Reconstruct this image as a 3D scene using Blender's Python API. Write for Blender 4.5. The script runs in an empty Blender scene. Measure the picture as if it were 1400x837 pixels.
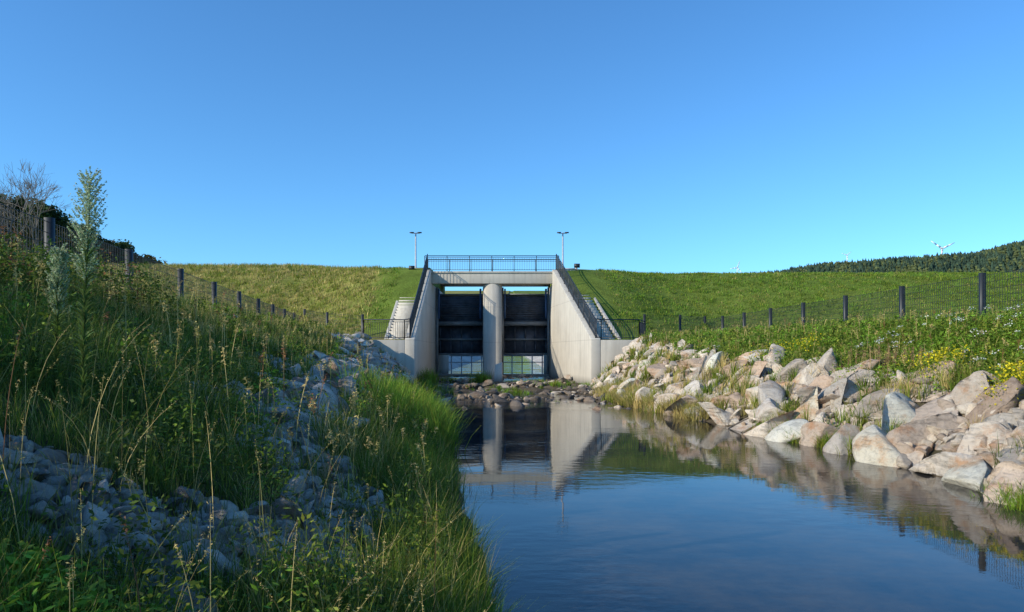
import bpy, bmesh, math
import numpy as np
from mathutils import Vector
rng=np.random.default_rng(7)
sc=bpy.context.scene
# ---------------------------------------------------------------- utils
def mesh_np(name,V,F,col=None,mat=None,smooth=False,parent=None):
    V=np.asarray(V,dtype=np.float32);F=np.asarray(F,dtype=np.int32)
    n,k=F.shape
    me=bpy.data.meshes.new(name)
    me.vertices.add(len(V));me.vertices.foreach_set('co',V.ravel())
    me.loops.add(n*k);me.loops.foreach_set('vertex_index',F.ravel())
    me.polygons.add(n);me.polygons.foreach_set('loop_start',np.arange(0,n*k,k,dtype=np.int32))
    if smooth: me.polygons.foreach_set('use_smooth',np.ones(n,dtype=bool))
    if col is not None:
        a=me.attributes.new('Col','FLOAT_COLOR','POINT')
        c=np.ones((len(V),4),dtype=np.float32);c[:,:3]=col
        a.data.foreach_set('color',c.ravel())
    me.update(calc_edges=True);me.validate()
    ob=bpy.data.objects.new(name,me);sc.collection.objects.link(ob)
    if mat: me.materials.append(mat)
    if parent: ob.parent=parent
    return ob
def empty(name):
    e=bpy.data.objects.new(name,None);sc.collection.objects.link(e);return e
def smooth(t):
    t=np.clip(t,0,1);return t*t*(3-2*t)
def h2(ix,iy,s):
    n=(ix.astype(np.int64)*374761393+iy.astype(np.int64)*668265263+s*974634777)&0xffffffff
    n=((n^(n>>13))*1274126177)&0xffffffff
    n=n^(n>>16)
    return (n&0xffff)/65535.0
def vn(x,y,s=0):
    x=np.asarray(x,float);y=np.asarray(y,float)
    ix=np.floor(x);iy=np.floor(y);fx=smooth(x-ix);fy=smooth(y-iy)
    a=h2(ix,iy,s);b=h2(ix+1,iy,s);c=h2(ix,iy+1,s);d=h2(ix+1,iy+1,s)
    return (a*(1-fx)+b*fx)*(1-fy)+(c*(1-fx)+d*fx)*fy
def fbm(x,y,s=0,o=4):
    r=0;A=.5;t=0
    for i in range(o):
        r=r+A*vn(x*2**i,y*2**i,s+i);t+=A;A*=.5
    return r/t
# ---------------------------------------------------------------- materials
def newmat(name):
    m=bpy.data.materials.new(name);m.use_nodes=True
    nt=m.node_tree;b=nt.nodes['Principled BSDF'];return m,nt,b
def N(nt,t,**k):
    n=nt.nodes.new(t)
    for a,v in k.items(): setattr(n,a,v)
    return n
def noise(nt,scale,detail=6,rough=.6,coord='Object'):
    tc=N(nt,'ShaderNodeTexCoord');n=N(nt,'ShaderNodeTexNoise')
    n.inputs['Scale'].default_value=scale;n.inputs['Detail'].default_value=detail;n.inputs['Roughness'].default_value=rough
    nt.links.new(tc.outputs[coord],n.inputs['Vector']);return n
def ramp(nt,src,stops):
    r=N(nt,'ShaderNodeValToRGB');e=r.color_ramp.elements
    while len(e)<len(stops): e.new(.5)
    for i,(p,c) in enumerate(stops):
        e[i].position=p;e[i].color=(c[0],c[1],c[2],1) if hasattr(c,'__len__') else (c,c,c,1)
    nt.links.new(src,r.inputs[0]);return r
def mul(nt,a,b,f=1.0,mode='MULTIPLY'):
    m=N(nt,'ShaderNodeMix',data_type='RGBA',blend_type=mode);m.inputs[0].default_value=f
    nt.links.new(a,m.inputs[6])
    if b is not None: nt.links.new(b,m.inputs[7])
    return m
def bump(nt,b,src,st,dist=.05):
    n=N(nt,'ShaderNodeBump');n.inputs['Strength'].default_value=st;n.inputs['Distance'].default_value=dist
    nt.links.new(src,n.inputs['Height']);nt.links.new(n.outputs[0],b.inputs['Normal']);return n
def attr(nt):
    a=N(nt,'ShaderNodeAttribute');a.attribute_name='Col';return a
def foliage_mat(name,trans=.35):
    m,nt,b=newmat(name);a=attr(nt)
    b.inputs['Roughness'].default_value=.6
    b.inputs['Specular IOR Level'].default_value=.2
    t=N(nt,'ShaderNodeBsdfTranslucent');mx=N(nt,'ShaderNodeMixShader');mx.inputs[0].default_value=trans
    nt.links.new(a.outputs['Color'],b.inputs['Base Color']);nt.links.new(a.outputs['Color'],t.inputs['Color'])
    nt.links.new(b.outputs[0],mx.inputs[1]);nt.links.new(t.outputs[0],mx.inputs[2])
    nt.links.new(mx.outputs[0],nt.nodes['Material Output'].inputs['Surface']);return m
M_fol=foliage_mat('foliage')
def mat_ground():
    m,nt,b=newmat('ground_soil_grass');a=attr(nt)
    n1=noise(nt,9,8,.75);r1=ramp(nt,n1.outputs[0],[(.25,.45),(.75,1.5)])
    n2=noise(nt,.7,4);r2=ramp(nt,n2.outputs[0],[(.3,.75),(.7,1.25)])
    x=mul(nt,a.outputs['Color'],r1.outputs[0]);x=mul(nt,x.outputs[2],r2.outputs[0])
    nt.links.new(x.outputs[2],b.inputs['Base Color']);b.inputs['Roughness'].default_value=.95
    b.inputs['Specular IOR Level'].default_value=.1
    bump(nt,b,n1.outputs[0],.8,.08);return m
def mat_rock():
    m,nt,b=newmat('rock');a=attr(nt)
    n1=noise(nt,1.5,7,.7);r1=ramp(nt,n1.outputs[0],[(.34,(.85,.58,.40)),(.46,(1,.95,.89)),(.7,(1.12,1.12,1.12))])
    n2=noise(nt,11,9,.8);r2=ramp(nt,n2.outputs[0],[(.3,.6),(.52,1.1)])
    tc=N(nt,'ShaderNodeTexCoord');mp=N(nt,'ShaderNodeMapping');mp.inputs['Scale'].default_value=(1.2,1.2,6);mp.inputs['Rotation'].default_value=(.5,.6,.3)
    n3=N(nt,'ShaderNodeTexNoise');n3.inputs['Scale'].default_value=2.2;n3.inputs['Detail'].default_value=7
    nt.links.new(tc.outputs['Object'],mp.inputs[0]);nt.links.new(mp.outputs[0],n3.inputs['Vector'])
    r3=ramp(nt,n3.outputs[0],[(.36,.55),(.43,1.0)])
    x=mul(nt,a.outputs['Color'],r1.outputs[0]);x=mul(nt,x.outputs[2],r2.outputs[0]);x=mul(nt,x.outputs[2],r3.outputs[0],.6)
    nt.links.new(x.outputs[2],b.inputs['Base Color']);b.inputs['Roughness'].default_value=.85
    ad=N(nt,'ShaderNodeMath',operation='ADD');nt.links.new(n2.outputs[0],ad.inputs[0]);nt.links.new(n3.outputs[0],ad.inputs[1])
    bump(nt,b,ad.outputs[0],1.0,.07);return m
def mat_conc(name='concrete',base=(.56,.52,.44)):
    m,nt,b=newmat(name)
    n1=noise(nt,.6,8,.7);r1=ramp(nt,n1.outputs[0],[(.3,[c*.8 for c in base]),(.7,base)])
    tc=N(nt,'ShaderNodeTexCoord');mp=N(nt,'ShaderNodeMapping');mp.inputs['Scale'].default_value=(2.5,2.5,.18)
    n2=N(nt,'ShaderNodeTexNoise');n2.inputs['Scale'].default_value=1.6;n2.inputs['Detail'].default_value=6
    nt.links.new(tc.outputs['Object'],mp.inputs[0]);nt.links.new(mp.outputs[0],n2.inputs['Vector'])
    r2=ramp(nt,n2.outputs[0],[(.36,.72),(.52,1.0)])
    x=mul(nt,r1.outputs[0],r2.outputs[0],.5)
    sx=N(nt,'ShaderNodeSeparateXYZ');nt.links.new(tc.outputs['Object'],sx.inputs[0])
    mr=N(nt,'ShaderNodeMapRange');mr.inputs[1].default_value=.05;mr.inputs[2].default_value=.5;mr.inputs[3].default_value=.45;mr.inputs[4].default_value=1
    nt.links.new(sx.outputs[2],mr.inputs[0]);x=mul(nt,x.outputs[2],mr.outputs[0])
    w=N(nt,'ShaderNodeMath',operation='PINGPONG');w.inputs[1].default_value=1.25;nt.links.new(sx.outputs[2],w.inputs[0])
    g=N(nt,'ShaderNodeMath',operation='GREATER_THAN');g.inputs[1].default_value=.018;nt.links.new(w.outputs[0],g.inputs[0])
    mr2=N(nt,'ShaderNodeMapRange');mr2.inputs[3].default_value=.8;nt.links.new(g.outputs[0],mr2.inputs[0])
    x=mul(nt,x.outputs[2],mr2.outputs[0])
    nt.links.new(x.outputs[2],b.inputs['Base Color']);b.inputs['Roughness'].default_value=.85
    n3=noise(nt,20,5);bump(nt,b,n3.outputs[0],.2,.01);return m
def mat_plain(name,c,rough=.5,metal=0,var=.25,sc_=3):
    m,nt,b=newmat(name);n=noise(nt,sc_,5)
    r=ramp(nt,n.outputs[0],[(.3,[v*(1-var) for v in c]),(.7,[v*(1+var) for v in c])])
    nt.links.new(r.outputs[0],b.inputs['Base Color']);b.inputs['Roughness'].default_value=rough;b.inputs['Metallic'].default_value=metal
    return m
def mat_water():
    m,nt,b=newmat('water')
    n0=noise(nt,.7,7,.75);r=ramp(nt,n0.outputs[0],[(.4,(.006,.012,.02)),(.66,(.06,.048,.03))])
    tc=N(nt,'ShaderNodeTexCoord');sx=N(nt,'ShaderNodeSeparateXYZ');nt.links.new(tc.outputs['Object'],sx.inputs[0])
    # broken water over the stones
    mf=N(nt,'ShaderNodeMapping');mf.inputs['Scale'].default_value=(1.6,.8,1);nt.links.new(tc.outputs['Object'],mf.inputs[0])
    nf=N(nt,'ShaderNodeTexNoise');nf.inputs['Scale'].default_value=2.0;nf.inputs['Detail'].default_value=8;nf.inputs['Roughness'].default_value=.75;nt.links.new(mf.outputs[0],nf.inputs['Vector'])
    rf=ramp(nt,nf.outputs[0],[(.57,0),(.64,.8)])
    mr0=N(nt,'ShaderNodeMapRange');mr0.inputs[1].default_value=27;mr0.inputs[2].default_value=31;nt.links.new(sx.outputs[1],mr0.inputs[0])
    f=N(nt,'ShaderNodeMath',operation='MULTIPLY');nt.links.new(rf.outputs[0],f.inputs[0]);nt.links.new(mr0.outputs[0],f.inputs[1])
    mx=N(nt,'ShaderNodeMix',data_type='RGBA');nt.links.new(f.outputs[0],mx.inputs[0]);nt.links.new(r.outputs[0],mx.inputs[6]);mx.inputs[7].default_value=(.6,.62,.64,1)
    nt.links.new(mx.outputs[2],b.inputs['Base Color'])
    rr=N(nt,'ShaderNodeMapRange');rr.inputs[3].default_value=.015;rr.inputs[4].default_value=.6;nt.links.new(f.outputs[0],rr.inputs[0]);nt.links.new(rr.outputs[0],b.inputs['Roughness'])
    b.inputs['IOR'].default_value=1.33
    mp=N(nt,'ShaderNodeMapping');mp.inputs['Scale'].default_value=(1,1.8,1)
    n1=N(nt,'ShaderNodeTexNoise');n1.inputs['Scale'].default_value=3;n1.inputs['Detail'].default_value=5
    nt.links.new(tc.outputs['Object'],mp.inputs[0]);nt.links.new(mp.outputs[0],n1.inputs['Vector'])
    n2=noise(nt,.25,2);r2=ramp(nt,n2.outputs[0],[(.46,.14),(.62,1)])
    x=N(nt,'ShaderNodeMath',operation='MULTIPLY');nt.links.new(n1.outputs[0],x.inputs[0]);nt.links.new(r2.outputs[0],x.inputs[1])
    mr=N(nt,'ShaderNodeMapRange');mr.inputs[1].default_value=22;mr.inputs[2].default_value=30;mr.inputs[3].default_value=1;mr.inputs[4].default_value=7
    nt.links.new(sx.outputs[1],mr.inputs[0])
    y=N(nt,'ShaderNodeMath',operation='MULTIPLY');nt.links.new(x.outputs[0],y.inputs[0]);nt.links.new(mr.outputs[0],y.inputs[1])
    bump(nt,b,y.outputs[0],.10,.05);return m
M_g=mat_ground();M_r=mat_rock();M_c=mat_conc();M_w=mat_water()
M_rail=mat_plain('dark_painted_steel',(.03,.035,.042),.5,.3)
M_fence=mat_plain('fence_anthracite',(.022,.027,.032),.5,.2)
M_gate=mat_plain('gate_steel',(.075,.085,.11),.5,.2,.5,1.4)
M_beam=mat_plain('gate_girder',(.20,.21,.22),.5,.1,.3,1.2)
M_blue=mat_plain('blue_paint',(.05,.11,.24),.4)
M_galv=mat_plain('galvanised',(.6,.62,.64),.45,.4)
M_white=mat_plain('white_paint',(.8,.8,.8),.5,0,.05)
M_bark=mat_plain('bark',(.10,.085,.07),.9)
# ---------------------------------------------------------------- box accumulator
class Acc:
    def __init__(s): s.V=[];s.F=[]
    def hexa(s,c):
        o=len(s.V);s.V+= [tuple(p) for p in c]
        s.F+=[(o,o+3,o+2,o+1),(o+4,o+5,o+6,o+7),(o,o+1,o+5,o+4),(o+1,o+2,o+6,o+5),(o+2,o+3,o+7,o+6),(o+3,o,o+4,o+7)]
    def box(s,x0,x1,y0,y1,z0,z1):
        s.hexa([(x0,y0,z0),(x1,y0,z0),(x1,y1,z0),(x0,y1,z0),(x0,y0,z1),(x1,y0,z1),(x1,y1,z1),(x0,y1,z1)])
    def tube(s,A,B,r1,r2=None,n=6,cap=True):
        r2=r1 if r2 is None else r2
        A=Vector(A);B=Vector(B);d=(B-A)
        if d.length<1e-6:return
        d.normalize();u=d.cross(Vector((0,0,1)))
        if u.length<.01:u=Vector((1,0,0))
        u.normalize();w=d.cross(u);o=len(s.V)
        for P,r in((A,r1),(B,r2)):
            for i in range(n):
                a=2*math.pi*(i+.5)/n;s.V.append(tuple(P+u*math.cos(a)*r+w*math.sin(a)*r))
        for i in range(n):
            j=(i+1)%n;s.F.append((o+i,o+j,o+n+j,o+n+i))
        if cap:
            if n==4: s.F+=[(o+3,o+2,o+1,o),(o+4,o+5,o+6,o+7)]
            elif n in(6,8,12,24,16):
                for b in(o,o+n):
                    for i in range(1,n-2,2): s.F.append((b,b+i,b+i+1,b+i+2))
    def make(s,name,mat,parent=None,bev=0,smooth=False):
        ob=mesh_np(name,s.V,s.F,None,mat,smooth,parent)
        if bev:
            m=ob.modifiers.new('b','BEVEL');m.width=bev;m.segments=2;m.limit_method='ANGLE'
        return ob
# ---------------------------------------------------------------- terrain
YL=[-60,-20,0,3,5.4,7,9,12,16,24,30,38,40,66,300];XL=[2,1.0,.35,0,-.2,-.35,-.65,-1.0,-1.6,-2.8,-3.8,-5.1,-5.3,-6,-8]
YR=[-60,-20,0,5,8.35,10.4,12.6,15,17.5,21.3,25,29.5,36,40,66,300];XR=[5,4.8,5.5,6.0,6.3,6.5,6.4,6.1,5.6,5.1,4.3,4.0,4.1,4.3,3.4,5]
def xl(y):return np.interp(y,YL,XL)
def xr(y):return np.interp(y,YR,XR)
def wl(y):return np.interp(y,[40,52,66],[-5.53,-5.93,-5.93])
def wr(y):return np.interp(y,[40,52,66],[4.53,3.09,3.09])
def ground_z(x,y):
    x=np.asarray(x,float);y=np.asarray(y,float)
    x,y=np.broadcast_arrays(x,y)
    wob=(fbm(x*.6,y*.6,3)-.5)*.5
    dl=xl(y)-x
    wL=np.interp(y,[0,20,38,40],[5.7,4.9,3.0,2.8])
    zl=2.6*np.clip(dl/wL,0,1)**.9+.18*smooth((dl-wL)/4)+wob*.5*smooth(dl/2)*smooth((41-y)/6)
    dr=x-xr(y)
    zr_=np.interp(y,[0,8,18,30,36,60],[.75,.9,1.35,2.0,2.4,2.4]);wr_=np.interp(y,[0,8,18,30,38,60],[2.0,2.1,2.5,2.6,2.6,2.6])
    zr=zr_*np.clip(dr/wr_,0,1)+(2.5-zr_)*smooth((dr-wr_)/3.6)+wob*.35*smooth(dr/3)*smooth((41-y)/6)
    bank=np.where(dl>0,zl,np.where(dr>0,zr,0))
    m=np.minimum(-dl,-dr)
    shoal=smooth((y-25)/3)*smooth((50-y)/6)
    bed=-.55*smooth(m/1.2)+shoal*(.46+(fbm(x*.9,y*.9,11)-.5)*.9)*smooth(m/1.0)
    bed=np.minimum(bed,.13)
    z=np.where(m>0,bed,bank+.0)
    ds=np.maximum(np.maximum(wl(np.clip(y,40,66))-x-1.2,x-wr(np.clip(y,40,66))-1.2),0)
    t=smooth(ds/9)
    toe=41+3*t;top=53.5+6.5*t
    crest=np.where(x<0,8.0+.85*smooth((-x-8)/10),7.9+.35*smooth((x-5)/10))
    plat=2.45+.15*smooth((np.abs(x)-8)/4)
    e=plat+(crest-plat)*smooth(((y-toe)/(top-toe))*.86+.07)*1.0
    e=e-(crest-plat)*smooth(.07)*(1-smooth(((y-toe)/(top-toe))))
    e=np.where(y>65,crest-(crest-2.6)*np.clip((y-65)/16,0,1),e)
    e=e+wob*.25*smooth((ds-1)/3)
    out=(x<wl(y))|(x>wr(y))
    z=np.where((y>=40.2)&(y<66.2),np.where(out,e,np.where(y<50,np.minimum(bed,.06),-.4)),z)
    dd=np.maximum(dl,dr)
    z=np.where(y>=66.2,np.where(dd>0,np.minimum(e,.55*dd),-.5),z)
    z=z+np.minimum(.2*np.maximum(-x-30,0),9)*smooth((y-66)/15)*smooth((190-y)/50)
    z=z+smooth((y-250)/300)*np.maximum(y-300,0)*.088
    return z
def geom(a,s,g,n):
    r=[a]
    for i in range(n): r.append(r[-1]+s);s*=g
    return r
xs=np.concatenate([-np.array(geom(16,.5,1.16,40))[::-1][:-1],np.arange(-16,16.01,.2),np.array(geom(16,.5,1.16,40))[1:]])
ys=np.concatenate([-np.array(geom(2,.5,1.2,28))[::-1][:-1],np.arange(-2,68.01,.2),np.array(geom(68,.6,1.14,52))[1:]])
X,Y=np.meshgrid(xs,ys);Z=ground_z(X,Y)
nx,ny=len(xs),len(ys)
I=np.arange(nx*ny).reshape(ny,nx)
F=np.stack([I[:-1,:-1],I[:-1,1:],I[1:,1:],I[1:,:-1]],-1).reshape(-1,4)
def lerp(a,b,t):return np.asarray(a)*(1-t[...,None])+np.asarray(b)*t[...,None]
G1=fbm(X*.25,Y*.25,21);G2=fbm(X*1.1,Y*1.1,25)
colg=lerp((.10,.16,.022),(.17,.21,.035),G1)
dry=smooth((G2-.42)/.2)*.8
left_e=smooth((-6-X)/3)*smooth((Y-42)/2)
conv=smooth((-X-8.5-(Y-44)*-.1)/3.5)
colg=lerp(colg,(.36,.30,.09),left_e*conv*(.35+.5*dry))
colg=lerp(colg,(.34,.27,.10),smooth((-X-5.2)/1.5)*smooth((44-Y)/3)*(.5+.5*dry))
slope=((X>-6.3)&(X<9)&(Y<40.3))
colg=np.where(slope[...,None],lerp((.06,.055,.03),(.12,.10,.06),G2),colg)
bedm=(Z<.14)
colg=np.where(bedm[...,None],lerp((.07,.055,.035),(.16,.13,.09),G2),colg)
ups=(Y>66)&(Y<330)&(np.abs(X+1.5)<30)
colg=np.where(ups[...,None],lerp((.28,.27,.25),(.48,.46,.42),G2),colg)
mesh_np('ground',np.stack([X,Y,Z],-1).reshape(-1,3),F,colg.reshape(-1,3),M_g,True)
mesh_np('river_water',[(-14,-60,0),(14,-60,0),(14,300,0),(-14,300,0)],[(0,1,2,3)],None,M_w)
BAND=np.array([(-3.4,2.9),(-2.45,3.75),(-1.75,3.5),(-1.3,4.6),(-1.55,5.7),(-2.0,7.2),(-2.6,8.7),(-2.9,11),(-3.5,15),(-4.2,20),(-5.2,28),(-6.6,37)])
def bandm(x,y):
    d=np.full(np.shape(x),1e9)
    for A,B in zip(BAND[:-1],BAND[1:]):
        ab=B-A;t=np.clip(((x-A[0])*ab[0]+(y-A[1])*ab[1])/(ab@ab),0,1)
        d=np.minimum(d,np.hypot(x-A[0]-t*ab[0],y-A[1]-t*ab[1]))
    w=.24+.022*np.asarray(y)+(fbm(np.asarray(x)*1.1,np.asarray(y)*1.1,141)-.5)*1.5
    return smooth((w-d)/.3+.5)
# ---------------------------------------------------------------- structure
S=empty('dam_outlet_structure')
a=Acc()
a.hexa([(4.27,40,-.8),(4.8,40,-.8),(3.35,52,-.8),(2.83,52,-.8),(4.27,40,2.55),(4.8,40,2.55),(3.35,52,7.62),(2.83,52,7.62)])
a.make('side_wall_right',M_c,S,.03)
a=Acc();a.hexa([(-5.8,40,-.8),(-5.26,40,-.8),(-5.66,52,-.8),(-6.2,52,-.8),(-5.8,40,2.55),(-5.26,40,2.55),(-5.66,52,7.62),(-6.2,52,7.62)])
a.make('side_wall_left',M_c,S,.03)
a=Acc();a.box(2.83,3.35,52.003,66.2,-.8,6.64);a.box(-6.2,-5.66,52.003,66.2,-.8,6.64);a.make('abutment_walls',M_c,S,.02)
a=Acc();a.box(4.803,6.95,40.0,40.4,-.8,2.5);a.box(-8.1,-5.803,40.0,40.4,-.8,2.5);a.make('wing_walls',M_c,S,.03)
a=Acc();a.box(4.81,7.3,40.403,42.2,2.3,2.47);a.box(-8.4,-5.81,40.403,42.2,2.3,2.47);a.make('landings',M_c,S,.02)
a=Acc();a.box(-6.2,3.35,52.003,52.45,6.643,7.5);a.box(-6.2,3.35,52.453,54.3,7.2,7.5)
a.box(-6.2,3.35,61.5,64.5,7.5,7.75);a.box(-6.2,3.35,51.93,52.0,7.38,7.503)
a.make('bridge_deck',M_c,S,.02)
a=Acc();a.tube((-1.39,52.69,-.8),(-1.39,52.69,6.64),.67,.67,24);o=a.make('pier_column',M_c,S)
for p in o.data.polygons:
    p.use_smooth = abs(p.normal.z)<.5
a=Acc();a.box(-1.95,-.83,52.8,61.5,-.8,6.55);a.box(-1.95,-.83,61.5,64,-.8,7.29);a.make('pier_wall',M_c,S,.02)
a=Acc();a.hexa([(-1.15,46,-.4),(-.6,46,-.4),(-.6,46.8,-.4),(-1.15,46.8,-.4),(-1.05,46.05,1.05),(-.6,46.05,1.2),(-.6,46.75,1.2),(-1.05,46.75,1.05)])
a.make('baffle_block',mat_conc('concrete_pale',(.62,.6,.54)),S,.03)
a=Acc();ns=28
for i in range(ns):
    y0=41.6+i*(53.3-41.6)/ns;y1=y0+(53.3-41.6)/ns;z1=2.47+(i+1)*5.35/ns
    xa=np.interp(y0,[40,52],[4.8,3.35])+.01;a.box(xa,xa+1.15,y0,y1-.002,z1-.6,z1)
    xb=np.interp(y0,[40,52],[-5.8,-6.2])-.01;a.box(xb-1.15,xb,y0,y1-.002,z1-.6,z1)
a.make('stair_flights',M_c,S)
a=Acc()
a.hexa([(5.98,41.6,1.6),(6.15,41.6,1.6),(4.7,53.3,6.7),(4.53,53.3,6.7),(5.98,41.6,2.6),(6.15,41.6,2.6),(4.7,53.3,7.9),(4.53,53.3,7.9)])
a.hexa([(-7.2,41.6,1.6),(-7.02,41.6,1.6),(-7.42,53.3,6.7),(-7.6,53.3,6.7),(-7.2,41.6,2.6),(-7.02,41.6,2.6),(-7.42,53.3,7.9),(-7.6,53.3,7.9)])
a.make('stair_cheeks',M_c,S,.02)
# gates
a=Acc();g2=Acc()
for x0,x1 in((-5.55,-2.06),(-.72,2.72)):
    n=12
    pts=[]
    for i in range(n+1):
        t=i/n;z=4.1+t*2.0;y=56-.75*math.sin(math.pi*(t*.8+.05));pts.append((y,z))
    for (ya,za),(yb,zb) in zip(pts[:-1],pts[1:]):
        a.hexa([(x0,ya,za),(x1,ya,za),(x1,ya+.06,za),(x0,ya+.06,za),(x0,yb,zb),(x1,yb,zb),(x1,yb+.06,zb),(x0,yb+.06,zb)])
    g2.box(x0,x1,54.9,56.2,3.8,4.09);g2.box(x0,x1,55.3,55.5,5.0,5.07);g2.box(x0,x1,55.55,55.75,6.11,6.2)
    a.box(x0,x1,55.75,55.85,1.6,3.79)
    for z in(1.6,2.7): g2.box(x0,x1,55.5,55.74,z,z+.14)
    for k in range(5):
        xx=x0+.1+(x1-x0-.3)*k/4;a.box(xx,xx+.1,55.58,55.745,1.75,2.69);a.box(xx,xx+.1,55.58,55.745,2.85,3.78)
    g2.box(x0-.08,x0+.1,54.68,54.88,.2,6.6);g2.box(x1-.1,x1+.05,54.68,54.88,.2,6.6)
a.make('sluice_gates',M_gate,S);g2.make('gate_girders',M_beam,S)
a=Acc()
for x0,x1 in((-5.6,-2.06),(-.72,2.78)):
    a.tube((x0+.3,57,6.1),(x0+.8,59.5,5),.09);a.tube((x1-.3,57,6.1),(x1-.8,59.5,5),.09)
    a.box(x1-.34,x1-.2,54.6,54.79,4.3,6.5);a.box(x0+.14,x0+.26,54.6,54.79,4.3,6.5)
a.make('hydraulic_arms',M_blue,S)
a=Acc();a.box(-5.65,2.82,55.3,57.5,-.5,.12);a.make('gate_sill',M_c,S,.02)
a=Acc()
for x in np.arange(-5.4,2.8,.9): a.tube((x,66,-.5),(x,66,1.5),.06)
a.tube((-5.6,66,1.5),(2.8,66,1.5),.07);a.tube((-5.6,66,.9),(2.8,66,.9),.04);a.make('trash_rack',M_galv,S)
def railing(name,P,h=1.1,bar=.12,post=1.6,r=.022,parent=None,mat=M_rail):
    a=Acc()
    for A,B in zip(P[:-1],P[1:]):
        A=Vector(A);B=Vector(B);L=(B-A).length;up=Vector((0,0,h))
        a.tube(A+up,B+up,r*1.4,n=6);a.tube(A+Vector((0,0,.12)),B+Vector((0,0,.12)),r*1.1,n=4)
        a.tube(A+Vector((0,0,h-.12)),B+Vector((0,0,h-.12)),r*.9,n=4)
        n=max(1,round(L/post))
        for i in range(n+1): a.tube(A.lerp(B,i/n),A.lerp(B,i/n)+up,r*1.5,n=4)
        if bar:
            n=int(L/bar)
            for i in range(1,n):
                p=A.lerp(B,i/n);a.tube(p+Vector((0,0,.12)),p+Vector((0,0,h-.12)),r*.55,n=4,cap=False)
    return a.make(name,mat,parent)
railing('metal_railing',[(-6.15,52.1,7.5),(3.3,52.1,7.5)])
railing('metal_railing',[(-6.15,54.2,7.5),(3.3,54.2,7.5)],bar=0)
railing('metal_railing',[(4.53,40.15,2.55),(3.1,51.9,7.6)])
railing('metal_railing',[(-5.53,40.15,2.55),(-5.93,51.9,7.6)])
railing('metal_railing',[(4.6,40.15,2.55),(4.84,40.15,2.5),(6.9,40.15,2.5),(7.6,42.5,2.5)])
railing('metal_railing',[(-5.55,40.15,2.55),(-5.84,40.15,2.5),(-8.05,40.15,2.5),(-8.6,42.5,2.5)])
for i,x in enumerate((-6.95,3.67)):
    L=empty('floodlight_mast');L.location=(x,53.4,7.4)
    a=Acc();a.tube((0,0,-.6),(0,0,3.05),.075,.05,8);a.tube((-.3,0,3.0),(.3,0,3.0),.03,n=6);a.box(-.12,.12,-.12,.12,-.6,.1);a.make('mast',M_galv,L)
    a=Acc()
    for sx in(-1,1):
        a.hexa([(sx*.28-.13,-.25,2.97),(sx*.28+.13,-.25,2.97),(sx*.28+.13,.2,3.03),(sx*.28-.13,.2,3.03),(sx*.28-.13,-.28,3.05),(sx*.28+.13,-.28,3.05),(sx*.28+.13,.2,3.13),(sx*.28-.13,.2,3.13)])
    a.make('lamp_heads',M_rail,L)
for x,z in((-7.1,7.75),(4.6,7.9)):
    L=empty('floodlight');L.location=(x,52.4,z)
    a=Acc();a.box(-.2,.2,-.12,.05,-.1,.18);a.tube((0,0,-.5),(0,0,-.1),.03);a.make('housing',M_rail,L)
# ---------------------------------------------------------------- fences
def fence(name,pts,h=1.4):
    E=empty(name);P=[Vector((x,y,z)) for x,y,z in pts];a=Acc();b=Acc()
    for p in P:
        lx,ly=rng.normal(0,.012,2)
        a.hexa([(p.x-.07,p.y-.05,p.z-.6),(p.x+.07,p.y-.05,p.z-.6),(p.x+.07,p.y+.05,p.z-.6),(p.x-.07,p.y+.05,p.z-.6)]+[(p.x+lx+sx*.07,p.y+ly+sy*.05,p.z+h+.06) for sx,sy in((-1,-1),(1,-1),(1,1),(-1,1))])
    for A,B in zip(P[:-1],P[1:]):
        L=(B-A).length
        for k in range(8):
            z=Vector((0,0,.08+k*(h-.1)/7));b.tube(A+z,B+z,.0065,n=4,cap=False)
        n=int(L/.1)
        for i in range(n+1):
            p=A.lerp(B,i/n);b.tube(p+Vector((0,0,.04)),p+Vector((0,0,h)),.005,n=4,cap=False)
    a.make('posts',M_fence,E);b.make('mesh_panels',M_fence,E)
fence('mesh_fence',[(12.5,y,2.52) for y in np.arange(11.6,48,4.03)])
fence('mesh_fence',[(-8.13-.16*(y-13),y,2.74) for y in np.arange(5,50,4.0)],1.44)
fence('mesh_fence',[(-8.6,42.5,2.55),(-11,44,2.75),(-13.6,48.5,3.2)])
fence('mesh_fence',[(7.6,42.5,2.55),(10,44,2.6),(12.5,47.9,2.7)])
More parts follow.
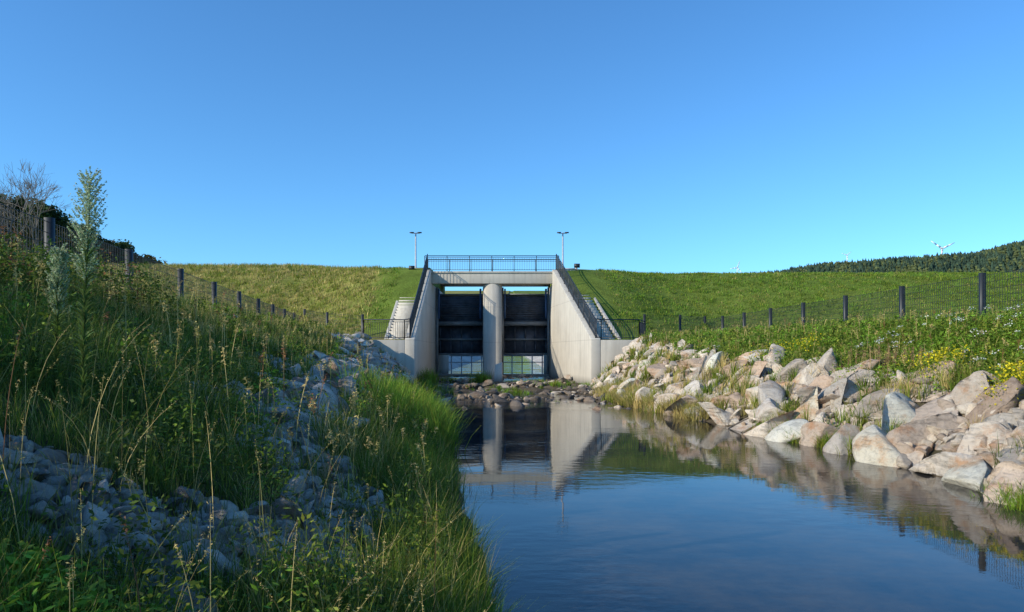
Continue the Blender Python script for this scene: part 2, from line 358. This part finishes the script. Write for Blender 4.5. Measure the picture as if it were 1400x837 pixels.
# ---------------------------------------------------------------- vegetation generators
def palette(cols,w,n):
    k=rng.choice(len(cols),n,p=np.array(w)/sum(w));return np.clip(np.asarray(cols)[k]*(.7+.6*rng.random((n,1))),.004,1)
def var(c,n,v=.25,h=.12):
    c=np.asarray(c,float)
    return np.clip(c*(1+v*(rng.random((n,1))*2-1))*(1+h*(rng.random((n,3))*2-1)),0.004,1)
class Store:
    def __init__(s): s.V=[];s.F=[];s.C=[];s.o=0
    def add(s,V,F,C):
        s.V.append(V);s.F.append(F+s.o);s.C.append(C);s.o+=len(V)
    def make(s,name,mat=M_fol,sm=False): return mesh_np(name,np.concatenate(s.V),np.concatenate(s.F),np.concatenate(s.C),mat,sm)
def blades(st,P,H,W,bend,col,seg=3,az=None):
    n=len(P);az=rng.random(n)*2*np.pi if az is None else az
    d=np.stack([np.cos(az),np.sin(az),np.zeros(n)],-1);fa=az+np.pi/2+rng.normal(0,.6,n)
    s=np.stack([np.cos(fa),np.sin(fa),np.zeros(n)],-1)
    V=np.zeros((n,seg+1,2,3));C=np.zeros((n,seg+1,2,3))
    for i in range(seg+1):
        t=i/seg
        c=P+np.array([0,0,1.])*(H*t*(1-.35*bend*t))[:,None]+d*(H*bend*t*t)[:,None]
        w=W*(1-t)**.6*.5+W*.04
        V[:,i,0]=c-s*w[:,None];V[:,i,1]=c+s*w[:,None]
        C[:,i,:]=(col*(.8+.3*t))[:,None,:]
    b=np.arange(n)[:,None]*(2*(seg+1))
    F=np.concatenate([b+np.array([[2*i,2*i+1,2*i+3,2*i+2]]) for i in range(seg)],0)
    st.add(V.reshape(-1,3),F,C.reshape(-1,3))
def tufts(st,cx,cy,nper,spread,H,W,cols,w,seg=3,bend=.5,zoff=-.03):
    n=len(cx);k=nper
    az=rng.random((n,k))*2*np.pi;r=np.abs(rng.normal(0,1,(n,k)))*np.asarray(spread).reshape(-1,1)
    x=cx[:,None]+np.cos(az)*r;y=cy[:,None]+np.sin(az)*r
    hh=np.asarray(H).reshape(-1,1)*(.45+.75*rng.random((n,k)))
    base=palette(cols,w,n)[:,None,:]*(.8+.4*rng.random((n,k,1)))
    ww=np.broadcast_to(np.asarray(W).reshape(-1,1),(n,k))*(.7+.6*rng.random((n,k)))
    x=x.ravel();y=y.ravel();P=np.stack([x,y,ground_z(x,y)+zoff],-1)
    blades(st,P,hh.ravel(),ww.ravel(),(bend*(.2+rng.random(n*k))).ravel(),base.reshape(-1,3),seg,az.ravel()+rng.normal(0,.5,n*k))
def leafq(st,P,L,col,asp=.45):
    n=len(P);a=rng.normal(size=(n,3));a[:,2]*=.6;a/=np.linalg.norm(a,axis=1)[:,None]
    b=rng.normal(size=(n,3));b[:,2]*=.5;b-=a*(a*b).sum(1)[:,None];b/=np.linalg.norm(b,axis=1)[:,None]
    L=np.broadcast_to(L,(n,))[:,None]
    V=np.stack([P-a*L*.5,P+b*L*asp*.5-a*L*.05,P+a*L*.5,P-b*L*asp*.5-a*L*.05],1)
    F=np.arange(n*4).reshape(n,4);C=np.repeat(col,4,0)
    st.add(V.reshape(-1,3),F,C)
def weeds(st,cx,cy,nl,R,H,L,cols,w,asp=.4):
    n=len(cx);R=np.broadcast_to(R,(n,))[:,None];H=np.broadcast_to(H,(n,))[:,None]
    az=rng.random((n,nl))*2*np.pi;t=rng.random((n,nl))**.8
    r=R*(.25+.75*rng.random((n,nl)))*(.6+.6*np.sin(np.pi*np.clip(t,.1,.95)))
    x=(cx[:,None]+np.cos(az)*r);y=(cy[:,None]+np.sin(az)*r)
    z=ground_z(cx,cy)[:,None]+t*H*(1-.35*(r/np.maximum(R,.01))**2)
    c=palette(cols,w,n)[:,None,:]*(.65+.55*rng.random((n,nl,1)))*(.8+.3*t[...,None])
    Ls=np.repeat(np.broadcast_to(L,(n,)),nl)*(.6+.8*rng.random(n*nl))
    leafq(st,np.stack([x,y,z],-1).reshape(-1,3),Ls,c.reshape(-1,3),asp)
def logy(n,a,b):return np.exp(rng.uniform(math.log(a),math.log(b),n))
GR=(.14,.21,.025);GD=(.08,.13,.02);GY=(.26,.30,.04);DR=(.60,.47,.18);DG=(.40,.34,.11);RU=(.28,.13,.06);GB=(.18,.32,.03)
# left slope
st=Store()
n=18000;y=logy(n,1.4,41);u=rng.random(n);x=xl(y)-.05-u*(6.8-.04*y)
bm_=bandm(x,y)
keep=(rng.random(n)>bm_*.85)&((fbm(x*.9,y*.9,41)<.62)|(rng.random(n)<.3))&(np.hypot(x,y)>1.5)&~((y<3.6)&(x>-.6))&(y<39.7)
x,y=x[keep],y[keep]
lv=(fbm(x*.5,y*.5,301))
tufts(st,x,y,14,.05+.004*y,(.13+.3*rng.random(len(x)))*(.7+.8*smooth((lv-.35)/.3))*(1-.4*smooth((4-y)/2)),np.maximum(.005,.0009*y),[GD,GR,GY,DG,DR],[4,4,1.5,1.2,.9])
st.make('bank_grass_left')
# crest grass left golden
st=Store()
n=12500;y=logy(n,4.5,44);x=-4.6-.055*y-rng.random(n)**1.1*10.5
k=(y<39.5)|(x<-8.8);x,y=x[k],y[k]
fx=-8.13-.16*(y-13);hh=(.26+.22*rng.random(len(x)))*np.where(x>fx+.1,.8,1)+.22*smooth((9-y)/4)
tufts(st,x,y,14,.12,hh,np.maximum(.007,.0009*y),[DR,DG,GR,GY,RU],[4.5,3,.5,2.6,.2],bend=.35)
st.make('dry_grass_crest')
st=Store()
n=1300;y=logy(n,4.0,36);x=xl(y)+.0-np.abs(rng.normal(0,.4,n))
k=(fbm(x*.8+4,y*.5,51)<.6);x,y=x[k],y[k]
tufts(st,x,y,22,.06,(.18+.33*rng.random(len(x))),np.maximum(.006,.0009*y),[GB,GY,GR,DG],[3,3,4,.6],bend=.6)
n=300;y=rng.uniform(13,20,n);x=xl(y)+.1-np.abs(rng.normal(0,.7,n))
tufts(st,x,y,34,.12,.6+.3*rng.random(n),.016+.0*x,[GB,GY],[4,2],bend=.55)
st.make('waterside_grass')
st=Store()
n=1900;y=logy(n,2.4,36);x=xl(y)-.2-rng.random(n)*6.2
k=(fbm(x*.7,y*.7,61)>.46)&(np.hypot(x,y)>2.2)&(y<39)&(rng.random(n)>bandm(x,y)*.85);x,y=x[k],y[k]
weeds(st,x,y,80,.14+.1*rng.random(len(x)),.2+.4*rng.random(len(x)),.03+.0022*y,[GD,GR,GY,GB],[3,3,1,1])
n=460;y=rng.uniform(4.5,13,n);x=-4.6-.08*y-rng.random(n)*3
weeds(st,x,y,110,.25,.5+.4*rng.random(n),.055,[GD,GR,DG,RU],[4,3,1.5,.5])
n=40;x=rng.normal(-1.8,.4,n);y=rng.normal(2.6,.15,n);weeds(st,x,y,120,.15,.25,.045,[GB,GY],[2,1])
st.make('leafy_weeds')
st=Store()
def stalks(st,x,y,H,W,cols,w,head=.18,nh=26,hl=.018,bend=.25):
    n=len(x);P=np.stack([x,y,ground_z(x,y)-.02],-1);az=rng.random(n)*6.28;c=palette(cols,w,n)
    b=bend*rng.random(n);blades(st,P,H,W,b,c,5,az)
    t=1-head*rng.random((n,nh));d=np.stack([np.cos(az),np.sin(az),0*az],-1)
    Q=P[:,None,:]+np.array([0,0,1.])*(H[:,None]*t*(1-.35*b[:,None]*t))[...,None]+d[:,None,:]*(H[:,None]*b[:,None]*t*t)[...,None]
    Q=Q+rng.normal(0,1,Q.shape)*np.array([hl*.4,hl*.4,hl*.3])
    leafq(st,Q.reshape(-1,3),hl*(.7+.6*rng.random(n*nh)),np.repeat(c,nh,0)*(.7+.6*rng.random((n*nh,1))),.3)
n=150;y=logy(n,2.3,6.5);x=xl(y)-.3-rng.random(n)*2.6
stalks(st,x,y,.4+.5*rng.random(n),.005+.0*x,[DR,DG,RU],[4,2,.6],hl=.013,bend=.6)
n=520;y=logy(n,6,38);x=xl(y)-.3-rng.random(n)*7.5
stalks(st,x,y,.5+.4*rng.random(n),.008+.0004*y,[DR,DG,RU,GY],[4,2,1,1],hl=.04)
st.make('seed_stalks')
def horseweed(x,y,top,w=.1):
    st=Store();z0=float(ground_z(x,y));H=top-z0
    P=np.array([[x,y,z0-.05]])
    for _ in range(3): blades(st,P,np.array([H*.97]),np.array([.022]),np.array([.03]),np.array([[.16,.24,.08]]),6,np.array([0.]))
    n=420;t=rng.random(n)*.72;Q=P+np.stack([.03*H*t*t,0*t,H*t],-1)
    blades(st,Q,.10+.06*rng.random(n),np.full(n,.012),.7+.5*rng.random(n),var((.15,.23,.06),n),3)
    nb=230;tb=.55+.43*rng.random(nb);az=rng.random(nb)*6.28;s=(tb-.55)/.43;Lb=w*(.35+.9*np.sin(np.pi*np.clip(s*.72+.14,0,1)))*(.7+.4*rng.random(nb))
    k=22;u=rng.random((nb,k));r=Lb[:,None]*u
    t2=tb[:,None]
    Q=P[0]+np.stack([.03*H*t2*t2+np.cos(az)[:,None]*r,np.sin(az)[:,None]*r,H*t2+r*1.3],-1)
    leafq(st,Q.reshape(-1,3),.022,var((.42,.50,.30),nb*k),.4)
    st.make('horseweed_plant')
horseweed(-2.9,5.0,3.15,.095)
horseweed(-3.3,5.35,2.7,.06)
# right bank vegetation
st=Store()
n=5800;y=logy(n,6.5,41);dmin=np.interp(y,[6,20,38],[1.8,2.45,2.75]);x=xr(y)+dmin-.1+rng.random(n)*(12.2-xr(y)-dmin)
k=(y<39.8)|(x>7.4);x,y=x[k],y[k]
weeds(st,x,y,60,.22+.12*rng.random(len(x)),.15+.35*rng.random(len(x))**2,.04+.0022*y,[GR,GB,GY,GD],[3,3,2,1])
tufts(st,x,y,8,.15,.25+.25*rng.random(len(x)),np.maximum(.008,.0009*y),[GR,GB,GY,DR],[3,3,2,.8])
st.make('bank_vegetation_right')
st=Store()
n=12000;y=logy(n,13,45);x=12+rng.random(n)*28
tufts(st,x,y,10,.2,.2+.13*rng.random(n),np.maximum(.012,.0012*y),[GR,GB,GY,DG],[3,3,2,.8],seg=2)
st.make('meadow_grass')
st=Store()
n=700;y=logy(n,7,39);x=xr(y)+.3+rng.random(n)*2.3
k=fbm(x*.8,y*.8,71)>.48;x,y=x[k],y[k]
tufts(st,x,y,22,.08,.28+.22*rng.random(len(x)),np.maximum(.008,.0009*y),[GR,GY,DR,DG],[3,2,1.5,1],zoff=.12)
n=360;y=rng.uniform(20,32,n);x=xr(y)+rng.normal(.0,.25,n)
tufts(st,x,y,22,.1,.32+.25*rng.random(n),.018+0*x,[DR,DG,GY],[3,3,1.8],bend=.7,zoff=.05)
n=80;y=rng.uniform(13.5,17,n);x=xr(y)+rng.normal(.0,.12,n)
tufts(st,x,y,22,.08,.25+.15*rng.random(n),.012+0*x,[GB,GY],[3,2],bend=.7,zoff=.02)
n=130;y=rng.uniform(8.2,9.6,n);x=xr(y)+rng.normal(-.0,.2,n)
tufts(st,x,y,22,.08,.18+.12*rng.random(n),.01+0*x,[GB,GY],[3,2],bend=.7,zoff=.04)
n=700;y=logy(n,8,38);x=xr(y)+2.2+rng.random(n)*5
stalks(st,x,y,.4+.3*rng.random(n),.007+.0005*y,[DG,DR,RU],[2,2,.5],hl=.04)
n=60;y=rng.uniform(15.8,17.6,n);x=xr(y)+2.2+rng.random(n)*.8
stalks(st,x,y,.6+.3*rng.random(n),.014+0*x,[(.36,.2,.12),DR],[2,1],hl=.04,head=.5)
st.make('bankside_tufts')
st=Store()
def yflow(cx,cy,R,n):
    m=rng.normal(0,R,(n,2));x=cx+m[:,0];y=cy+m[:,1];weeds(st,x,y,60,.16,.4+.2*rng.random(n),.05,[GR,GB],[1,1])
    k=20;X_=np.repeat(x,k)+rng.normal(0,.12,n*k);Y_=np.repeat(y,k)+rng.normal(0,.12,n*k)
    Z_=ground_z(X_,Y_)+.3+rng.random(n*k)*.3;c=palette([(.75,.62,.02),(.6,.52,.03)],[2,1],n*k)
    leafq(st,np.stack([X_,Y_,Z_],-1),.045,c,.8)
yflow(8.7,12.8,.3,26);yflow(8.7,12.0,.3,30);yflow(9.0,15.6,.25,20);yflow(8.8,14.9,.25,12);yflow(8.3,21.5,.5,20);yflow(9.3,13.0,.3,10)
n=60;x=rng.uniform(8.8,11.5,n);y=rng.uniform(13,19,n)
k=14;X_=np.repeat(x,k)+rng.normal(0,.05,n*k);Y_=np.repeat(y,k)+rng.normal(0,.05,n*k);Z_=ground_z(X_,Y_)+.5+rng.normal(0,.02,n*k)
leafq(st,np.stack([X_,Y_,Z_],-1),.035,var((.7,.7,.62),n*k,.1),.8)
st.make('yellow_wildflowers')
st=Store()
n=27000;x=rng.uniform(-45,60,n);y=rng.uniform(41,61.5,n)
k=((x<-7.8)|(x>6.4))&~((y<44)&(x>-9)&(x<8));x,y=x[k],y[k]
lf=(x<-8.5-(y-44)*.12)
pv=fbm(x*.3,y*.45,311)
for sel,cols,w,h in((lf,[DR,DG,GY,GR],[2.6,2.6,4,1.5],.34),(~lf&(pv<.52),[GR,GB,GY,DG],[4,3,1.5,.3],.24),(~lf&(pv>=.52),[GR,GB,GY,DG],[1.5,3,4,.9],.18)):
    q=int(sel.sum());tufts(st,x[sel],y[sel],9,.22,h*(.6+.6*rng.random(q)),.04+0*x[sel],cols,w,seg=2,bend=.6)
st.make('embankment_grass')
# ---------------------------------------------------------------- rocks
def ico(s):
    bm=bmesh.new();bmesh.ops.create_icosphere(bm,subdivisions=s,radius=1)
    V=np.array([v.co[:] for v in bm.verts]);F=np.array([[v.index for v in f.verts] for f in bm.faces]);bm.free();return V,F
def rockvars(s,k,planes=11,nz=.012,d0=.3,d1=.68):
    V0,F=ico(s);out=[]
    for i in range(k):
        V=V0.copy()
        for j in range(planes):
            nrm=rng.normal(size=3);nrm/=np.linalg.norm(nrm);d=rng.uniform(d0,d1)
            p=V@nrm-d;V-=np.maximum(p,0)[:,None]*nrm
        for f,A in((2.1,nz*1.5),(9,nz)):
            ph=rng.random(3)*6
            V+=A*np.stack([np.sin(V[:,1]*f+ph[0]),np.sin(V[:,2]*f*1.2+ph[1]),np.sin(V[:,0]*f*.9+ph[2])],-1)
        V+=rng.normal(0,nz*.5,V.shape)
        V-=V.mean(0);V/=np.abs(V).max(0)*1.05
        out.append(V)
    return out,F
def rocks(st,P,R,vars_,col,asp=(1,.8,.62),tilt=.5,face=None):
    vs,F=vars_
    for i in range(len(P)):
        V=vs[rng.integers(len(vs))]*np.array(asp)*(1+.3*(rng.random(3)*2-1))*R[i]
        az=rng.random()*6.28;c,s=math.cos(az),math.sin(az);V=V@np.array([[c,s,0],[-s,c,0],[0,0,1]])
        ti=rng.normal(0,tilt)+(face or 0);c,s=math.cos(ti),math.sin(ti);V=V@np.array([[c,0,s],[0,1,0],[-s,0,c]])
        ti=rng.normal(0,tilt);c,s=math.cos(ti),math.sin(ti);V=V@np.array([[1,0,0],[0,c,s],[0,-s,c]])
        st.add(V+P[i],F,np.tile(col[i],(len(V),1)))
big=rockvars(4,30,8,.010,.15,.55);mid=rockvars(3,20,7,.012,.2,.6);sml=rockvars(2,16,7,.012,.25,.6)
st=Store();P=[];R=[]
for row in range(5):
    yy=5.0+rng.random()
    while yy<39.3:
        rad=np.interp(yy,[6,14,24,36],[.74,.74,.62,.42])*rng.uniform(.55,1.35)
        d=row*.58+rng.normal(0,.12)
        mx=np.interp(yy,[6,9,12,20,36],[1.3,1.6,2.1,2.6,2.9])
        if d<mx:
            x=xr(yy)+d+.15;P.append((x,yy,float(ground_z(x,yy))-rad*.05));R.append(rad)
        yy+=rad*1.35
P=np.array(P);R=np.array(R)
cr=palette([(.62,.55,.46),(.58,.49,.40),(.52,.40,.30),(.50,.47,.42)],[5,3,1.2,2.5],len(P))
rocks(st,P,R,big,np.clip(cr,0,.66),(1,.85,.6),.33,.5)
n=900;y=logy(n,6,39.5);x=xr(y)+rng.random(n)*2.6-.05;P=np.stack([x,y,ground_z(x,y)+.1],-1)
rocks(st,P,rng.uniform(.08,.26,n),mid,palette([(.58,.52,.43),(.46,.38,.30)],[3,1],n))
st.make('riprap_rocks',M_r)
st=Store()
n=620;y=logy(n,8,39.5);x=xl(y)-.2-rng.random(n)*np.interp(y,[8,38],[4.6,2.8])
k=(bandm(x,y)>.3)|((y>28)&(rng.random(n)<.6));x,y=x[k],y[k];P=np.stack([x,y,ground_z(x,y)+.08],-1)
LG=[(.44,.42,.38),(.56,.53,.47),(.30,.29,.27),(.44,.33,.22)]
rocks(st,P,rng.uniform(.15,.3,len(x))*(1+.03*y),mid,palette(LG,[3,2,2,.5],len(x)),(1,.8,.5),.4,-.3)
n=26000;y=logy(n,1.3,24);x=xl(y)-.1-rng.random(n)*5.4
k=(bandm(x,y)>.4)|((fbm(x*.9,y*.9,41)>.64));x,y=x[k],y[k];P=np.stack([x,y,ground_z(x,y)+.012],-1)
R=np.clip(rng.lognormal(-3.2,.45,len(x)),.018,.13)*(1+.05*y)
rocks(st,P,R,sml,palette(LG,[3,2.5,1.6,.4],len(x)),(1,.8,.6),.7)
n=500;i_=rng.integers(0,len(BAND)-3,n);t=rng.random((n,1));Q=BAND[i_]*(1-t)+BAND[i_+1]*t+rng.normal(0,.25,(n,2));x,y=Q[:,0],Q[:,1]
k=(np.hypot(x,y)>2.3)&(bandm(x,y)>.4);x,y=x[k],y[k];n=len(x);P=np.stack([x,y,ground_z(x,y)+.04],-1)
rocks(st,P,rng.uniform(.04,.10,n)*(1+.05*y),mid,palette(LG,[3,3,1.5,.5],n),(1,.8,.6),.7)
st.make('bank_rubble',M_r)
st=Store()
n=3600;y=rng.uniform(24,55,n);x=rng.uniform(xl(np.minimum(y,40))-.0,xr(np.minimum(y,40)));z=ground_z(x,y)
k=(fbm(x*.6,y*.45,201)>.51)&(x>-5.4)&(x<3.9)&(x<4.1-.1*(y-40));x,y,z=x[k],y[k],z[k]
rocks(st,np.stack([x,y,np.maximum(z,-.1)+.02],-1),np.clip(rng.lognormal(-2.1,.6,len(x)),.05,.55),sml,palette([(.13,.11,.09),(.30,.24,.18),(.5,.44,.36)],[3,2.2,1],len(x)),(1,.8,.5),.35)
st.make('river_stones',M_r)
st=Store()
for cx,cy,s,h in((-1.8,44,.3,.8),(-4.3,37,.5,.5),(2.2,38,.6,.3),(-4.8,41.5,.3,.9),(3.6,37,.3,.4),(-3.5,33,.5,.4),(.2,33,.5,.25),(1.6,27.5,.2,.2),(-1,36,.8,.25),(1.5,42,.6,.3),(-3.8,46,.4,.4)):
    n=26;x=rng.normal(cx,s,n);y=rng.normal(cy,s*1.5,n);tufts(st,x,y,20,.08,h*(.7+.5*rng.random(n)),.022+0*x,[GB,GR,GY],[2,2,1],zoff=.0)
st.make('river_plants')
# ---------------------------------------------------------------- trees
def tree_crown(st,x,y,z,H,R,nl,L,cols,w):
    k=rng.integers(7,12);cc=palette(cols,w,1)[0]
    for i in range(k):
        a=rng.random()*6.28;t=rng.random();r=R*.65*math.sqrt(rng.random())*(1-.5*t)
        c=np.array([x+math.cos(a)*r,y+math.sin(a)*r,z+H*(.3+.6*t)]);s=R*rng.uniform(.3,.55)
        m=nl//k;v=rng.normal(size=(m,3));v/=np.linalg.norm(v,axis=1)[:,None];v*=s*(rng.random((m,1))**.35)*np.array([1,1,.8])
        leafq(st,c+v,L,cc*(.6+.7*rng.random((m,1)))*(rng.uniform(.8,1.2)),.7)
st=Store();tr=Acc()
TG=[(.045,.08,.02),(.06,.10,.025),(.035,.06,.02),(.12,.10,.035)]
for i in range(130):
    px=rng.uniform(-260,222);D=rng.uniform(68,125);x=(px-700)/1011*D;z=float(ground_z(x,D))
    ty=np.interp(px,[-260,0,60,120,160,222],[205,262,282,312,332,358])+rng.uniform(-5,6);zt=(480-ty)/1011*D+1.9
    H=min(max(zt-z,3),15)*rng.uniform(.85,1.0);R=H*.33
    tree_crown(st,x,D,zt-H*1.0,H,R,1300,.42,TG,[3,2,2,.6]);tr.tube((x,D,z-.5),(x,D,zt-H*.3),.2,.08)
o=st.make('distant_trees');tr.make('trunks',M_bark,o)
for i,(x,y,H,R) in enumerate(((-15.5,20,4.6,2.2),(-17.5,24,5.2,2.3),(-13.2,17,3.5,1.6),(-20,30,6.2,2.6))):
    st=Store();z=float(ground_z(x,y));tree_crown(st,x,y,z-.6,H,R,7000,.11,[(.05,.09,.02),(.10,.09,.03)],[2,1]);o=st.make('shrub')
    tr=Acc()
    for k in range(6):
        aa=rng.random()*6.28;tr.tube((x,y,z-.2),(x+math.cos(aa)*R*.5,y+math.sin(aa)*R*.5,z+H*.7),.05,.015,6)
    t=tr.make('stems',M_bark,o)
tr=Acc()
def br(p,d,L,r,dep):
    q=p+d*L;tr.tube(p,q,r,r*.7,4 if dep<3 else 6,cap=False)
    if dep==0:return
    for i in range(3 if dep>1 else 4):
        nd=(d+Vector(rng.normal(0,.38,3))+Vector((0,0,.12))).normalized();br(q,nd,L*rng.uniform(.65,.85),r*.62,dep-1)
x,y=-18.9,30;br(Vector((x,y,float(ground_z(x,y))-.3)),Vector((0,0,1)),2.0,.08,6);tr.make('bare_tree',mat_plain('bare_bark',(.2,.17,.14),.9))
# ---------------------------------------------------------------- distant wooded hill
def hz(x,y):
    R=np.interp(x,[120,260,330,374,415,467,519,571,623,675,727,900,1400,2200],[0,88,99,103,111,117,120,122,128,133,147,165,175,0])
    return R*smooth((y-760)/290)*smooth((1700-y)/500)+ (fbm(x*.02,y*.02,91)-.5)*6
gx=np.linspace(120,2200,110);gy=np.linspace(760,1700,60);GX,GY_=np.meshgrid(gx,gy);GZ=hz(GX,GY_)
I=np.arange(GX.size).reshape(GX.shape);F=np.stack([I[:-1,:-1],I[:-1,1:],I[1:,1:],I[1:,:-1]],-1).reshape(-1,4)
mesh_np('wooded_hill',np.stack([GX,GY_,GZ],-1).reshape(-1,3),F,np.tile((.05,.075,.03),(GX.size,1)),M_g,True)
n=9500;x=rng.uniform(280,950,n);y=rng.uniform(900,1100,n);z=hz(x,y)
H=rng.uniform(7,15,n);con=rng.random(n)<.55+.3*(fbm(x*.02,y*.02,95)-.5)*4
V=[];C=[];F=[];k=7;tot=0
ang=np.arange(k)*2*np.pi/k;cv=(.7+.6*rng.random((n,1)))
for (t0,t1,rr) in((.05,.6,.26),(.3,.85,.19),(.6,1.0,.12)):
    r=H[:,None]*rr*(.8+.5*rng.random((n,k)))*np.where(con,1,1.5)[:,None]
    ring=np.stack([x[:,None]+np.cos(ang)*r,y[:,None]+np.sin(ang)*r,np.broadcast_to((z+H*t0)[:,None],(n,k))+rng.normal(0,.5,(n,k))],-1)
    apex=np.stack([x,y,z+H*np.where(con,t1,t1*.85)],-1)[:,None,:]
    v=np.concatenate([ring,apex],1)
    b=tot+np.arange(n)[:,None]*(k+1);tot+=n*(k+1)
    for i in range(k): F.append(np.concatenate([b+i,b+(i+1)%k,b+k],1))
    V.append(v.reshape(-1,3))
    c=np.where(con[:,None],(.06,.10,.06),(.15,.18,.065))*cv;C.append(np.repeat(c,k+1,0))
mesh_np('forest_trees',np.concatenate(V),np.concatenate(F),np.concatenate(C),M_fol)
def turbine(px,py,D,bl,rot):
    x=(px-700)/1011*D;z=(480-py)/1011*D+1.9;E=empty('wind_turbine');E.location=(x,D,z)
    a=Acc();g=float(ground_z(x,D))-z-3;a.tube((0,2,g),(0,2,0),bl*.07,bl*.04,12)
    a.box(-bl*.05,bl*.05,-bl*.03,bl*.18,-bl*.05,bl*.05);a.make('tower_and_nacelle',M_white,E)
    a=Acc()
    for i in range(3):
        t=math.radians(rot+120*i);d=Vector((math.sin(t),0,math.cos(t)));s=Vector((math.cos(t),0,-math.sin(t)))
        ws=[(0,.04),(.15,.07),(.5,.05),(1,.02)]
        for (u0,w0),(u1,w1) in zip(ws[:-1],ws[1:]):
            p0=d*bl*u0;p1=d*bl*u1;f=Vector((0,-bl*.035,0));g2=Vector((0,-bl*.02,0))
            a.hexa([p0-s*bl*w0+f,p0+s*bl*w0+f,p0+s*bl*w0+g2,p0-s*bl*w0+g2,p1-s*bl*w1+f,p1+s*bl*w1+f,p1+s*bl*w1+g2,p1-s*bl*w1+g2])
    a.make('rotor',M_white,E)
turbine(1288,340,2500,46,64);turbine(1008,366,5200,52,20);turbine(1158,349,5200,40,50)
# ---------------------------------------------------------------- light, sky, camera
el,azs=math.radians(26),math.radians(244)
d=Vector((math.sin(azs)*math.cos(el),math.cos(azs)*math.cos(el),math.sin(el)))
sl=bpy.data.lights.new('sun','SUN');sl.energy=5;sl.angle=math.radians(.5);sl.color=(1,.90,.74)
so=bpy.data.objects.new('sun',sl);sc.collection.objects.link(so);so.rotation_euler=d.to_track_quat('Z','Y').to_euler()
w=bpy.data.worlds.new('World');sc.world=w;w.use_nodes=True;nt=w.node_tree
s=nt.nodes.new('ShaderNodeTexSky');s.sky_type='NISHITA';s.sun_disc=False;s.sun_elevation=el;s.sun_rotation=azs
s.air_density=1.0;s.dust_density=.4;s.ozone_density=1.8;s.altitude=300
m=nt.nodes.new('ShaderNodeMix');m.data_type='RGBA';m.blend_type='MULTIPLY';m.inputs[0].default_value=1;m.inputs[7].default_value=(.56,1.10,1.55,1)
nt.links.new(s.outputs[0],m.inputs[6])
bg=nt.nodes['Background'];nt.links.new(m.outputs[2],bg.inputs[0]);bg.inputs[1].default_value=.14
cam=bpy.data.cameras.new('camera');co=bpy.data.objects.new('camera',cam);sc.collection.objects.link(co)
cam.sensor_width=36;cam.sensor_fit='HORIZONTAL';cam.lens=26;cam.shift_y=61.5/1400;cam.clip_end=30000;cam.clip_start=.1
co.location=(0,0,1.9);co.rotation_euler=(math.radians(90),0,0);sc.camera=co
sc.view_settings.view_transform='Standard';sc.view_settings.look='None';sc.view_settings.exposure=0
